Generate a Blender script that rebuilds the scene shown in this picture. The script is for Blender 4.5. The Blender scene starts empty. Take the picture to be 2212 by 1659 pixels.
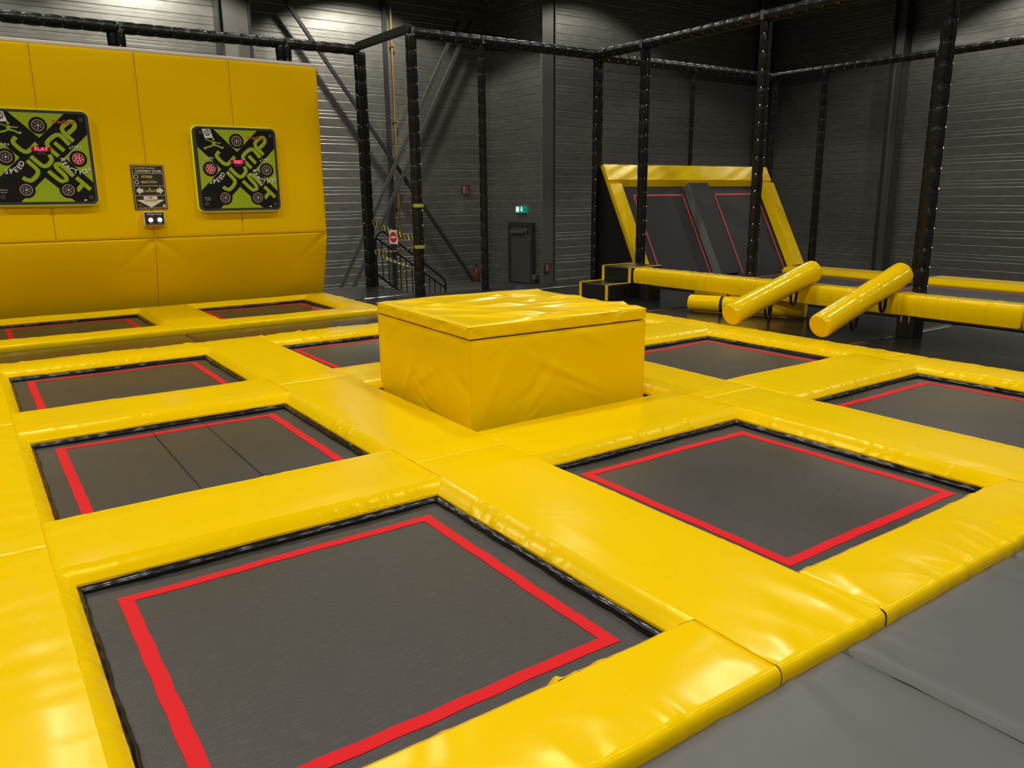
import bpy, bmesh, math, random
import numpy as np
from mathutils import Vector, Matrix
random.seed(7); RNG = np.random.default_rng(7)
S = bpy.context.scene; COL = S.collection
# ------------------------------------------------------------------ camera
YAW, PITCH, ROLL, F = -34.8056, -13.5975, -0.6158, 1687.98
y_, p_, r_ = map(math.radians, (YAW, PITCH, ROLL))
fw = Vector((-math.sin(y_)*math.cos(p_), math.cos(y_)*math.cos(p_), math.sin(p_)))
rt = Vector((math.cos(y_), math.sin(y_), 0)); up = rt.cross(fw)
R2 = math.cos(r_)*rt + math.sin(r_)*up; U2 = -math.sin(r_)*rt + math.cos(r_)*up
camd = bpy.data.cameras.new('camera'); cam = bpy.data.objects.new('camera', camd); COL.objects.link(cam)
M = Matrix.Identity(4)
for i in range(3): M[i][0], M[i][1], M[i][2] = R2[i], U2[i], -fw[i]
M[0][3], M[1][3], M[2][3] = -0.3348, -2.1009, 1.6383
cam.matrix_world = M
camd.sensor_width = 36; camd.lens = F*36/2212; camd.clip_start = .05; camd.clip_end = 200
S.camera = cam
# ------------------------------------------------------------------ colour management, world, lamps
vs = S.view_settings; vs.view_transform = 'Standard'; vs.look = 'None'; vs.gamma = 1; vs.use_curve_mapping = False
vs.exposure = 0.12
w = bpy.data.worlds.new('world'); S.world = w; w.use_nodes = True
w.node_tree.nodes['Background'].inputs[0].default_value = (.95, .98, 1, 1)
w.node_tree.nodes['Background'].inputs[1].default_value = .05
def lamp(name, loc, power, col=(1, .955, .86)):
    l = bpy.data.lights.new(name, 'SPOT'); l.spot_size = math.radians(125); l.spot_blend = .14; l.shadow_soft_size = .24; l.energy = power; l.color = col
    o = bpy.data.objects.new(name, l); COL.objects.link(o); o.location = loc
    return o
for x in (-5.0, 0.4, 5.8, 11.2, 17.0, 22.5):  # leftmost column is added to brighten the box's left-facing side
    for y in (-7, -0.5, 6.0, 12.5, 17.3):
        if y > 17: continue
        e = 205 if x < 9 else 110 if x < 15 else 95 if x < 20 else 130
        if y == 6.0 and 9 < x < 20: e = 185
        if x < -1 or y < -5: e *= 1.45
        elif y == 6.0 and x < 9: e *= 1.0
        elif 0 < y < 13 and x < 9: e *= .72
        lamp('ceiling_lamp', (x, y, 8.7), e*2.2)
for x, y, e in ((-1.0, 19.6, 700), (5.0, 19.6, 850), (10.9, 19.6, 950), (17.2, 16.4, 330), (23.8, 9.0, 700), (23.8, 2.0, 500)): lamp('wall_side_lamp', (x, y, 8.7), e*1.35)
# ------------------------------------------------------------------ materials
def mat(name, col, rough=.5, metal=0, bump=None, spec=.5, coat=0, mottled=None, tint=None, roughvar=None):
    m = bpy.data.materials.new(name); m.use_nodes = True; nt = m.node_tree; b = nt.nodes['Principled BSDF']
    b.inputs['Base Color'].default_value = (*col, 1); b.inputs['Roughness'].default_value = rough
    b.inputs['Metallic'].default_value = metal; b.inputs['Specular IOR Level'].default_value = spec
    if coat: b.inputs['Coat Weight'].default_value = coat; b.inputs['Coat Roughness'].default_value = .15
    if tint: b.inputs['Specular Tint'].default_value = (*tint, 1)
    tc = nt.nodes.new('ShaderNodeTexCoord')
    def noise(scale, detail=3, stretch=None):
        n = nt.nodes.new('ShaderNodeTexNoise'); n.inputs['Scale'].default_value = scale; n.inputs['Detail'].default_value = detail
        if stretch:
            mp = nt.nodes.new('ShaderNodeMapping'); mp.inputs['Scale'].default_value = stretch
            nt.links.new(tc.outputs['Object'], mp.inputs[0]); nt.links.new(mp.outputs[0], n.inputs[0])
        else: nt.links.new(tc.outputs['Object'], n.inputs[0])
        return n
    last = None
    for (sc, st, dist, *rest) in (bump or []):
        n = noise(sc, 3, rest[0] if rest else None); bp = nt.nodes.new('ShaderNodeBump')
        bp.inputs['Strength'].default_value = st; bp.inputs['Distance'].default_value = dist
        nt.links.new(n.outputs[0], bp.inputs['Height'])
        if last: nt.links.new(last.outputs[0], bp.inputs['Normal'])
        last = bp
    if last: nt.links.new(last.outputs[0], b.inputs['Normal'])
    if mottled:
        sc, c2, lo, hi, *rest = mottled
        n = noise(sc, 4, rest[0] if rest else None); mr = nt.nodes.new('ShaderNodeMapRange')
        mr.inputs[1].default_value, mr.inputs[2].default_value = lo, hi
        mx = nt.nodes.new('ShaderNodeMix'); mx.data_type = 'RGBA'
        mx.inputs[6].default_value = (*col, 1); mx.inputs[7].default_value = (*c2, 1)
        nt.links.new(n.outputs[0], mr.inputs[0]); nt.links.new(mr.outputs[0], mx.inputs[0]); nt.links.new(mx.outputs[2], b.inputs['Base Color'])
    if roughvar:
        sc, lo, hi, *rest = roughvar; n = noise(sc, 3, rest[0] if rest else None); mr = nt.nodes.new('ShaderNodeMapRange')
        mr.inputs[1].default_value, mr.inputs[2].default_value, mr.inputs[3].default_value, mr.inputs[4].default_value = .25, .75, lo, hi
        nt.links.new(n.outputs[0], mr.inputs[0]); nt.links.new(mr.outputs[0], b.inputs['Roughness'])
    return m
def emis(name, col, st, base=(0, 0, 0)):
    m = mat(name, base, .5); b = m.node_tree.nodes['Principled BSDF']
    b.inputs['Emission Color'].default_value = (*col, 1); b.inputs['Emission Strength'].default_value = st
    return m
YELLOW = (.90, .595, .0); YT = (1, .85, .08)
m_yel = mat('yellow_vinyl', YELLOW, .22, bump=[(5, .10, .02), (60, .03, .002)], spec=.25, tint=YT)
m_yelw = mat('yellow_wall_vinyl', (.95, .595, .0), .5, bump=[(5, .15, .02), (120, .08, .001)], spec=.25, tint=YT)
m_yelg = mat('glossy_yellow_vinyl', (.88, .585, .0), .13, bump=[(3, .12, .02)], spec=.65, tint=(1, .93, .5))
m_blk = mat('black_vinyl', (.012, .012, .012), .33, bump=[(6, .3, .02), (50, .1, .003)], spec=.5)
m_blkpad = mat('black_padding', (.010, .010, .011), .36, bump=[(14, .5, .02)], spec=.5)
m_blkmat = mat('black_floor_vinyl', (.013, .013, .013), .2, bump=[(2.5, .10, .02), (80, .05, .001)], spec=.5)
m_gry = mat('grey_vinyl', (.115, .115, .112), .42, bump=[(5, .25, .02), (70, .05, .002)], spec=.45)
m_skirt = mat('black_edging', (.006, .006, .006), .22, bump=[(9, .3, .01)], spec=.45)
# woven jumping bed: worn sheen and fine weave
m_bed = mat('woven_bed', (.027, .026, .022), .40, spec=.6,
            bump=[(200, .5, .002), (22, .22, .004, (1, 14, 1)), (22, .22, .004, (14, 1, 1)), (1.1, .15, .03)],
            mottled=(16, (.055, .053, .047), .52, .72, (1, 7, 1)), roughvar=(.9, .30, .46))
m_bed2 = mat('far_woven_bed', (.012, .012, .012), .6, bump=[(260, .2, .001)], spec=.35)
m_red = mat('red_webbing', (.68, .010, .016), .6, bump=[(90, .15, .001)], spec=.15)
m_redd = mat('dark_red_webbing', (.45, .03, .045), .55)
m_metal = mat('galvanised_cladding', (.285, .28, .25), .42, .8, bump=[(2.5, .10, .02, (1, 1, .3)), (14, .06, .004, (1, 1, .12))], mottled=(3, (.36, .355, .315), .35, .7, (1, 1, 3)))
m_steel = mat('dark_painted_steel', (.035, .035, .033), .45, .2)
m_steelg = mat('grey_painted_steel', (.16, .155, .14), .5, .3)
m_conc = mat('dark_concrete', (.05, .05, .048), .6, bump=[(20, .2, .01)])
m_ceil = mat('dark_ceiling', (.03, .03, .03), .8)
m_pipe = mat('yellow_gas_pipe', (.22, .14, .035), .45)
m_cream = mat('cream_board', (.80, .74, .62), .5)
m_white = mat('white_plastic', (.8, .8, .78), .4)
m_chrome = mat('snap_metal', (.85, .85, .85), .22, 1)
m_rail = mat('black_railing', (.01, .01, .01), .35)
m_board = mat('board_black', (.012, .012, .014), .25)
m_boardf = mat('board_frame_grey', (.05, .052, .06), .4)
m_green = mat('lime_green', (.36, .50, .012), .4)
m_greenb = emis('lime_edge_painted_glow', (.75, 1, .05), .35, (.5, .7, .02))  # emission stands in for light caught by the acrylic board edges
m_dgrey = mat('button_grey', (.05, .042, .038), .4)
m_pink = mat('button_ring_pink', (.62, .40, .33), .4)
m_redbtn = mat('button_red', (.35, .01, .012), .3)
m_led = emis('led_red', (1, .02, .08), 5)
m_ledbg = mat('led_window', (.25, .02, .03), .3)
m_lit = emis('button_white_light', (.85, .97, 1), 1.6, (.8, .8, .8))
m_dot = emis('button_led_dot', (1, .95, .9), 1.1)
m_dotr = emis('button_led_pink', (1, .55, .55), 1.2)
m_signy = mat('sign_cream_yellow', (.75, .62, .18), .5)
m_signw = mat('sign_cream', (.85, .80, .62), .5)
m_signk = mat('sign_dark', (.035, .028, .02), .5)
m_exit = emis('exit_green', (.0, .32, .2), .7, (0, .2, .12)); m_exitw = emis('exit_white', (.7, 1, .95), 1.3, (.8, .9, .9))
m_door = mat('olive_door', (.07, .068, .055), .5)
m_fire = mat('fire_red', (.16, .010, .012), .5); m_signr = mat('sign_red', (.17, .02, .025), .5); m_signp = mat('sign_pink', (.36, .24, .24), .5)
m_strap = mat('black_webbing', (.01, .008, .007), .7)
m_org = mat('logo_orange', (.65, .12, .05), .5)
# barrier tape with diagonal stripes along its length (UV)
m_tape = mat('hazard_tape', (.5, .5, .04), .5); nt = m_tape.node_tree
uv = nt.nodes.new('ShaderNodeUVMap'); sx = nt.nodes.new('ShaderNodeSeparateXYZ'); ad = nt.nodes.new('ShaderNodeMath'); fr = nt.nodes.new('ShaderNodeMath'); gt = nt.nodes.new('ShaderNodeMath'); mx = nt.nodes.new('ShaderNodeMix')
ad.operation = 'ADD'; fr.operation = 'FRACT'; gt.operation = 'GREATER_THAN'; gt.inputs[1].default_value = .5; mx.data_type = 'RGBA'
nt.links.new(uv.outputs[0], sx.inputs[0]); nt.links.new(sx.outputs[0], ad.inputs[0]); nt.links.new(sx.outputs[1], ad.inputs[1]); nt.links.new(ad.outputs[0], fr.inputs[0]); nt.links.new(fr.outputs[0], gt.inputs[0])
nt.links.new(gt.outputs[0], mx.inputs[0]); mx.inputs[6].default_value = (.01, .01, .01, 1); mx.inputs[7].default_value = (.50, .50, .04, 1); nt.links.new(mx.outputs[2], nt.nodes['Principled BSDF'].inputs['Base Color'])
def netmat(name, dens, scale):
    m = mat(name, (.012, .012, .011), .8); nt = m.node_tree; b = nt.nodes['Principled BSDF']
    tr = nt.nodes.new('ShaderNodeBsdfTransparent'); mxs = nt.nodes.new('ShaderNodeMixShader'); mxs.inputs[0].default_value = dens
    nt.links.new(tr.outputs[0], mxs.inputs[1]); nt.links.new(b.outputs[0], mxs.inputs[2]); nt.links.new(mxs.outputs[0], nt.nodes['Material Output'].inputs[0])
    return m
m_net = netmat('black_netting', .42, 1)
m_netl = netmat('light_black_netting', .22, 1)
# ------------------------------------------------------------------ mesh helpers (world coordinates in, local out)
class MB:
    def __init__(s): s.v = []; s.f = []; s.uv = {}
    def add(s, verts, faces):
        n = len(s.v); s.v += [tuple(map(float, q)) for q in verts]; s.f += [tuple(i+n for i in f) for f in faces]; return s
    def box(s, x0, x1, y0, y1, z0, z1, M=None):
        P = [(x, y, z) for z in (z0, z1) for x, y in ((x0, y0), (x1, y0), (x1, y1), (x0, y1))]
        if M is not None: P = [tuple(M @ Vector(q)) for q in P]
        return s.add(P, [(3, 2, 1, 0), (4, 5, 6, 7), (0, 1, 5, 4), (1, 2, 6, 5), (2, 3, 7, 6), (3, 0, 4, 7)])
    def grid(s, P):  # P: array (nu,nv,3)
        nu, nv = P.shape[:2]
        return s.add(P.reshape(-1, 3), [(i*nv+j, (i+1)*nv+j, (i+1)*nv+j+1, i*nv+j+1) for i in range(nu-1) for j in range(nv-1)])
    def tube(s, pts, r, n=12, cap=True):
        pts = [Vector(p) for p in pts]; rs = r if isinstance(r, (list, tuple)) else [r]*len(pts); ring = []
        prev = None
        for i, p in enumerate(pts):
            d = (pts[min(i+1, len(pts)-1)]-pts[max(i-1, 0)]).normalized()
            if prev is None: a = d.orthogonal().normalized()
            else: a = (prev-d*prev.dot(d)).normalized()
            prev = a; b = d.cross(a)
            ring += [p+rs[i]*(math.cos(t)*a+math.sin(t)*b) for t in (2*math.pi*k/n for k in range(n))]
        m = len(pts); fc = [(i*n+k, i*n+(k+1) % n, (i+1)*n+(k+1) % n, (i+1)*n+k) for i in range(m-1) for k in range(n)]
        if cap: fc += [tuple(range(n-1, -1, -1)), tuple(range((m-1)*n, m*n))]
        return s.add(ring, fc)
    def prism(s, poly, d):  # poly: planar world points; d: extrusion vector
        n = len(poly); d = Vector(d); A = [Vector(p) for p in poly]; B = [p+d for p in A]
        return s.add(A+B, [tuple(range(n)), tuple(range(2*n-1, n-1, -1))]+[(i, n+i, n+(i+1) % n, (i+1) % n) for i in range(n)])
    def build(s, name, m, parent=None, smooth=None, bevel=0, origin=None, segs=2):
        V = np.array(s.v)
        if origin is None:
            lo, hi = V.min(0), V.max(0); origin = ((lo[0]+hi[0])/2, (lo[1]+hi[1])/2, lo[2])
        origin = Vector(origin); me = bpy.data.meshes.new(name)
        me.from_pydata([tuple(Vector(v)-origin) for v in s.v], [], s.f); me.update()
        bm = bmesh.new(); bm.from_mesh(me); bmesh.ops.remove_doubles(bm, verts=bm.verts, dist=1e-5); bmesh.ops.recalc_face_normals(bm, faces=bm.faces); bm.to_mesh(me); bm.free()
        me.materials.append(m); o = bpy.data.objects.new(name, me); COL.objects.link(o)
        if smooth: me.shade_smooth(); me.set_sharp_from_angle(angle=math.radians(smooth))
        if bevel:
            b = o.modifiers.new('bevel', 'BEVEL'); b.width = bevel; b.segments = segs; b.limit_method = 'ANGLE'
        return place(o, origin, parent)
WL = {}
def place(o, origin, parent):
    origin = Vector(origin); WL[o] = origin
    if parent is not None: o.parent = parent; o.location = origin-WL[parent]
    else: o.location = origin
    return o
def tag(o, label=None, cat=None, group=None, kind=None):
    if label: o['label'] = label
    if cat: o['category'] = cat
    if group: o['group'] = group
    if kind: o['kind'] = kind
    return o
def root(name, loc, label, cat, group=None):
    o = bpy.data.objects.new(name, None); COL.objects.link(o); o.empty_display_size = .1; o.location = loc; WL[o] = Vector(loc)
    return tag(o, label, cat, group)
def lerp(a, b, t): return a+(b-a)*t
# ------------------------------------------------------------------ pads
TZ = .10
def puckers(p0, p1, n, amp, wid=(.006, .02), L=(.03, .16), tilt=.5):
    ln = math.dist(p0, p1)
    return dict(p0=np.array(p0, float), d=(np.array(p1, float)-p0)/ln, s=RNG.uniform(0, ln, n), w=RNG.uniform(*wid, n), a=RNG.uniform(.3, 1, n)*amp*RNG.choice([1, 1, -1], n), L=RNG.uniform(*L, n), t=RNG.uniform(-tilt, tilt, n))
def field(X, Y, pk):
    Z = np.zeros_like(X)
    for e in pk:
        rx, ry = X-e['p0'][0], Y-e['p0'][1]; s = rx*e['d'][0]+ry*e['d'][1]; q = np.abs(-rx*e['d'][1]+ry*e['d'][0])
        for k in range(len(e['s'])):
            L = e['L'][k]; Z += e['a'][k]*np.exp(-((s-e['s'][k]-e['t'][k]*q)/(e['w'][k]*(1+q/L*.6)))**2)*np.exp(-q/L)
    return Z
def undul(X, Y, amp=.0022):
    return amp*(np.sin(X*5.1+Y*2.3+1)+np.sin(X*2.9-Y*6.7+.5)+.6*np.sin(X*11+Y*3+2))/2
def coords(a, b, step):
    L = b-a; n = max(2, int(round((L-.06)/step)))
    return np.concatenate([[a, a+.004, a+.012], np.linspace(a+.03, b-.03, n+1), [b-.012, b-.004, b]])
def pad(label, x0, x1, y0, y1, W='butt', E='butt', So='butt', N='butt', step=.035, amp=.004, extra=None, group='yellow pads between the trampolines', m=None, name='safety_pad', zt=TZ, zf=.0, mir=.07):
    """x0..y1: top rectangle. Each side: 'butt', 'outer' or ('slope', a, b) with the lip running from a to b."""
    pk = list(extra or [])
    edges = dict(W=((x0, y0), (x0, y1)), E=((x1, y0), (x1, y1)), So=((x0, y0), (x1, y0)), N=((x0, y1), (x1, y1))); ty = dict(W=W, E=E, So=So, N=N)
    for k, (p, q) in edges.items():
        ln = math.dist(p, q); t = ty[k]
        if t == 'butt': pk.append(puckers(p, q, int(ln*5)+1, amp, (.012, .04), (.05, .2)))
        elif t == 'outer':
            pk.append(puckers(p, q, int(ln*13), amp*1.3, (.008, .022), (.03, .12))); c_ = RNG.uniform(.1, .9)
            e_ = puckers(p, q, int(ln*9), amp*1.7, (.008, .02), (.08, .22), .7); e_['s'] = np.clip(RNG.normal(c_*ln, .22, len(e_['s'])), .03, ln-.03); pk.append(e_)
        else: pk.append(puckers(p, q, int(ln*8), amp*.5, (.008, .02), (.015, .04)))
    def z0(X, Y): return zt+field(X, Y, pk)+undul(X, Y)
    mb = MB(); xs, ys = coords(x0, x1, step), coords(y0, y1, step); X, Y = np.meshgrid(xs, ys, indexing='ij'); Z = z0(X, Y)
    Z += .006*np.clip(np.minimum.reduce([X-x0, x1-X, Y-y0, y1-Y])/.12, 0, 1)
    def drop(d): return .007*np.clip(1-d/.012, 0, 1)**2
    for k, d in (('W', X-x0), ('E', x1-X), ('So', Y-y0), ('N', y1-Y)):
        if ty[k] == 'butt': Z -= drop(d)
    mb.grid(np.dstack([X, Y, Z]))
    for k, (p, q) in edges.items():
        t = ty[k]; p = np.array(p); q = np.array(q); nrm = dict(W=(-1, 0), E=(1, 0), So=(0, -1), N=(0, 1))[k]; ax = 1 if k in 'WE' else 0
        ss = ys if ax else xs
        def line(off, zz, s=ss):
            X = np.full(len(s), p[0]+nrm[0]*off) if ax else s; Y = s if ax else np.full(len(s), p[1]+nrm[1]*off)
            return X, Y, (zz if callable(zz) else (lambda a, b: np.full(len(s), zz)))(X, Y)
        if t == 'butt':
            X1, Y1, Z1 = line(0, lambda a, b: z0(a, b)-.007); c = np.minimum(ss-ss[0], ss[-1]-ss)
            mb.grid(np.stack([np.stack([X1, Y1, Z1], 1), np.stack([X1, Y1, np.full(len(ss), zf)], 1)]))
        elif t == 'outer':
            rows = []
            for off, dz in ((0, 0), (.012, .004), (.021, .012), (.026, .024), (.027, .045), (.022, zt-zf)):
                X1, Y1, Z1 = line(off, lambda a, b: z0(a, b)*1.0)
                wob = field(X1, Y1, pk)*min(off/.012, 1); X1 = X1+nrm[0]*wob; Y1 = Y1+nrm[1]*wob
                rows.append(np.stack([X1, Y1, Z1-dz if dz < .06 else np.full(len(ss), zf)], 1))
            mb.grid(np.stack(rows))
        else:
            _, a, b = t; n = max(4, int((b-a)/.014)); u = np.linspace(0, 1, n+1); rows = []
            h = zt-.04; ns = int((b-a)*13); sp = np.concatenate([RNG.uniform(a, b, ns//3), *(RNG.normal(c_, .11, ns//4) for c_ in RNG.uniform(a, b, 3))]); sa_ = RNG.uniform(-.0032, .0045, len(sp)); sw_ = RNG.uniform(.006, .016, len(sp)); st_ = RNG.uniform(-.03, .03, len(sp))
            for v in (0, .12, .3, .5, .7, .88, 1):
                sa, sb = a-mir*(1-v), b+mir*(1-v); s = sa+(sb-sa)*u
                off = mir*v; X1 = np.full(n+1, p[0]+nrm[0]*off) if ax else s; Y1 = s if ax else np.full(n+1, p[1]+nrm[1]*off)
                Z1 = z0(X1, Y1)-h*v+.006*math.sin(math.pi*v)
                rg = (np.exp(-((s[:, None]-sp-st_*v)/sw_)**2)*sa_).sum(1)*math.sin(math.pi*min(1, v*.9+.08)); Z1 = Z1+rg
                if ax: X1 = X1+nrm[0]*rg
                else: Y1 = Y1+nrm[1]*rg
                rows.append(np.stack([X1, Y1, Z1], 1))
            l = rows[-1].copy(); l[:, 2] -= .012; l2 = l.copy(); l2[:, 0] -= nrm[0]*.05; l2[:, 1] -= nrm[1]*.05
            rows += [l, l2]; mb.grid(np.stack(rows))
            # filler under the top beside the skirt
            X1, Y1, Z1 = line(0, lambda a, b: z0(a, b)-.0)
            mb.grid(np.stack([np.stack([X1, Y1, Z1], 1), np.stack([X1, Y1, np.full(len(ss), zf)], 1)]))
    o = mb.build(name, m or m_yel, smooth=40)
    return tag(o, label, 'pad', group)
# ------------------------------------------------------------------ trampolines
OX = [(-.133, 1.633), (2.40, 4.13), (4.89, 6.62)]; TX = [(0, 1.5), (2.535, 4.02), (5.02, 6.51)]
OY = [(-.27, 1.465), (2.22, 3.925), (4.69, 6.38)]; TY = [(-.159, 1.3215), (2.34, 3.814), (4.80, 6.275)]
def trampoline(label, ox, oy, tx, ty, near=1):
    c = ((ox[0]+ox[1])/2, (oy[0]+oy[1])/2, -.06); r = root('trampoline', c, label, 'trampoline', 'rectangular floor trampolines')
    nx, ny = 60, 60; e = .06
    X, Y = np.meshgrid(np.linspace(ox[0]-e, ox[1]+e, nx), np.linspace(oy[0]-e, oy[1]+e, ny), indexing='ij')
    def sag(X, Y): return -.004+.0016*np.sin(X*7+Y*2)+.0014*np.sin(Y*9-X*3)
    mb = MB(); mb.grid(np.dstack([X, Y, sag(X, Y)])); mb.build('jumping_bed', m_bed, r, smooth=60)
    # stitched seams on the bed
    # tape outline
    w = .058; mb = MB(); x0, x1 = tx; y0, y1 = ty
    P = [(x0, y0), (x1, y0), (x1, y1), (x0, y1)]; Q = [(x0+w, y0+w), (x1-w, y0+w), (x1-w, y1-w), (x0+w, y1-w)]
    for k in range(4):
        a, b, c2, d = P[k], P[(k+1) % 4], Q[(k+1) % 4], Q[k]; n = 48; u = np.linspace(0, 1, n+1)[:, None]
        A = np.array(a)+(np.array(b)-a)*u; B = np.array(d)+(np.array(c2)-d)*u
        wob = .0022*np.sin(np.linspace(0, 1, n+1)*37+k)*np.sin(np.linspace(0, math.pi, n+1)); nr = np.array([-(b[1]-a[1]), b[0]-a[0]]); nr = nr/np.linalg.norm(nr)
        A = A+wob[:, None]*nr; B = B+wob[:, None]*nr
        rows = []
        for Q2, hz in ((A, -.004), (A, .0025), (B, .0025), (B, -.004)): rows.append(np.stack([Q2[:, 0], Q2[:, 1], sag(Q2[:, 0], Q2[:, 1])+hz], 1))
        mb.grid(np.stack(rows))
        if k in (0, 2): pass
    mb.build('red_border_line', m_red, r, smooth=30)
    # black edging: crinkled vinyl roll between the pad lip and the bed
    mb = MB(); n = 110
    for k in range(4):
        cs = [(ox[0], oy[0]), (ox[1], oy[0]), (ox[1], oy[1]), (ox[0], oy[1])]; a, b = cs[k], cs[(k+1) % 4]
        d = np.array(b)-a; d = d/np.linalg.norm(d); nr = np.array([-d[1], d[0]]); u = np.linspace(0, 1, n+1)
        ph = RNG.uniform(0, 6, 4); wv = .0028*np.sin(u*19+ph[0])+.0016*np.sin(u*43+ph[1])+.001*np.sin(u*97+ph[2])
        base = np.array(a)+(np.array(b)-a)*u[:, None]; rows = []
        for off, z in ((-.05, .034), (-.005, .030), (.012, .024), (.022, .014), (.026, .004), (.020, -.006)):
            rr = base+nr*(off+wv*(1 if off > 0 else 0))[:, None]; rows.append(np.stack([rr[:, 0], rr[:, 1], z+wv*.6], 1))
        mb.grid(np.stack(rows))
    mb.build('edge_roll', m_skirt, r, smooth=60)
    mb = MB()
    for (a, b) in (((ox[0]-.1, oy[0]-.1), (ox[1]+.1, oy[0]-.04)), ((ox[0]-.1, oy[1]+.04), (ox[1]+.1, oy[1]+.1)), ((ox[0]-.1, oy[0]-.04), (ox[0]-.04, oy[1]+.04)), ((ox[1]+.04, oy[0]-.04), (ox[1]+.1, oy[1]+.04))):
        mb.box(a[0], b[0], a[1], b[1], -.06, -.01)
    mb.build('steel_frame', m_steel, r)
    return r
COLN = ['left', 'middle', 'right']; ROWN = ['front', 'centre', 'rear']
tl = {(0, 0): 'large black trampoline with red outline nearest the camera, lower left', (1, 0): 'black trampoline with red outline right of the nearest one, in front of the yellow box',
      (2, 0): 'black trampoline with red outline cut by the right picture edge, front row', (0, 1): 'black trampoline with red outline and a long seam, left column directly behind the nearest one',
      (2, 1): 'black trampoline with red outline just right of the yellow box, below the leaning rollers', (0, 2): 'black trampoline with red outline at far left, last before the dark walkway',
      (1, 2): 'black trampoline with red outline partly hidden behind left side of the yellow box', (2, 2): 'black trampoline hidden behind the yellow box, rear right of the square grid'}
for (c, r), l in tl.items(): trampoline(l, OX[c], OY[r], TX[c], TY[r])
BOX, BTX = [(-.133, 1.633), (2.40, 4.11)], [(0, 1.478), (2.515, 4.0)]
trampoline('trampoline with red outline at the foot of the yellow wall, left one', BOX[0], (8.43, 10.13), BTX[0], (8.54, 10.02))
trampoline('trampoline with red outline at the foot of the yellow wall, right one', BOX[1], (8.43, 10.13), BTX[1], (8.54, 10.02))
# seams on the centre-left bed
mb = MB()
for x in (.62, .98): mb.box(x-.0022, x+.0022, 2.25, 3.9, -.003, .0004)
s_ = mb.build('bed_seam', m_bed2, [o for o in COL.objects if o.get('label') == tl[(0, 1)]][0])
mi = .07
SX = [(-.95, -.203), (1.703, 2.33), (4.20, 4.82), (6.69, 7.06)]   # strips along y
SYJ = [(-.695, 1.83), (1.83, 4.28), (4.28, 6.82)]
strip_names = ['left edge strip of the grid', 'long strip between left column and yellow box', 'long strip between yellow box and right column', 'outer right strip beside the black mats']
for i, (x0, x1) in enumerate(SX):
    for j, (y0, y1) in enumerate(SYJ):
        Wd = ('slope', *OY[j]) if i > 0 else 'outer'; Ed = ('slope', *OY[j]) if i < 3 else 'outer'
        # skirt only spans the opening; the remaining side is vertical under the cross pads
        ex = []
        if j == 0 and i in (1, 2):
            ex = [puckers((x0+.05, y0), (x0+.3, y0), 3, .006, (.03, .06), (.3, .6), .9), puckers((x1-.3, y0), (x1-.02, y0), 3, .007, (.02, .05), (.3, .5), .9)]
        if i == 0: ex = [puckers((-.55, y0+.1), (-.55, y1-.1), 34, .0042, (.02, .05), (.15, .4), .25)]
        lab = f'{["near", "middle", "far"][j]} yellow pad of the {strip_names[i]}'
        pad(lab, x0, x1, y0, y1, Wd, Ed, 'outer' if j == 0 else 'butt', 'outer' if j == 2 else 'butt', step=.03 if j < 2 else .05, amp=.0035, extra=ex, group='long strip pads')
cross = [(-.695, -.34, 'near edge'), (1.535, 2.15, 'between front and centre row'), (3.995, 4.62, 'between centre and rear row'), (6.45, 6.82, 'far edge before the dark walkway')]
for k, (y0, y1, nm) in enumerate(cross):
    for c in range(3):
        x0, x1 = SX[c][1], SX[c+1][0]
        So = ('slope', OX[c][0], OX[c][1]) if k > 0 else 'outer'; N = ('slope', OX[c][0], OX[c][1]) if k < 3 else 'outer'
        a = .005 if k in (0,) else .0045
        ex = []
        if k == 0:
            ex = [puckers((x0, y0), (x1, y0), 16, .005, (.008, .025), (.04, .2), 1.0), puckers((x0+.02, y0+.02), (x0+.4, y0+.02), 5, .008, (.012, .03), (.12, .35), .8)]
        if k == 3: ex = [puckers((x0, y0), (x1, y0), 14, .004, (.01, .03), (.05, .2), .8)]
        pad(f'yellow cross pad {nm}, in the {COLN[c]} column', x0, x1, y0, y1, 'butt', 'butt', So, N, step=.03 if k < 2 else .045, amp=a, extra=ex, group='cross pads of the grid')
# rear row in front of the yellow wall
bx = [(-.95, -.203), (1.703, 2.33), (4.18, 4.50)]
bn = ['left end', 'between the two trampolines', 'outer right end']
for i, (x0, x1) in enumerate(bx):
    pad(f'yellow pad at the foot of the yellow wall, {bn[i]}', x0, x1, 7.93, 10.28, 'outer' if i == 0 else ('slope', 8.43, 10.13), 'outer' if i == 2 else ('slope', 8.43, 10.13), 'outer', 'butt', step=.06, group='pads along the yellow wall')
for c in range(2):
    x0, x1 = bx[c][1], bx[c+1][0]
    pad(f'yellow front edge pad of the {["left", "right"][c]} trampoline below the yellow wall', x0, x1, 7.93, 8.36, 'butt', 'butt', 'outer', ('slope', *BOX[c]), step=.05, amp=.006, group='pads along the yellow wall')
    pad(f'narrow yellow pad between {["left", "right"][c]} rear trampoline and the yellow wall', x0, x1, 10.2, 10.28, 'butt', 'butt', ('slope', *BOX[c]), 'butt', step=.03, group='pads along the yellow wall')
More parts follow.
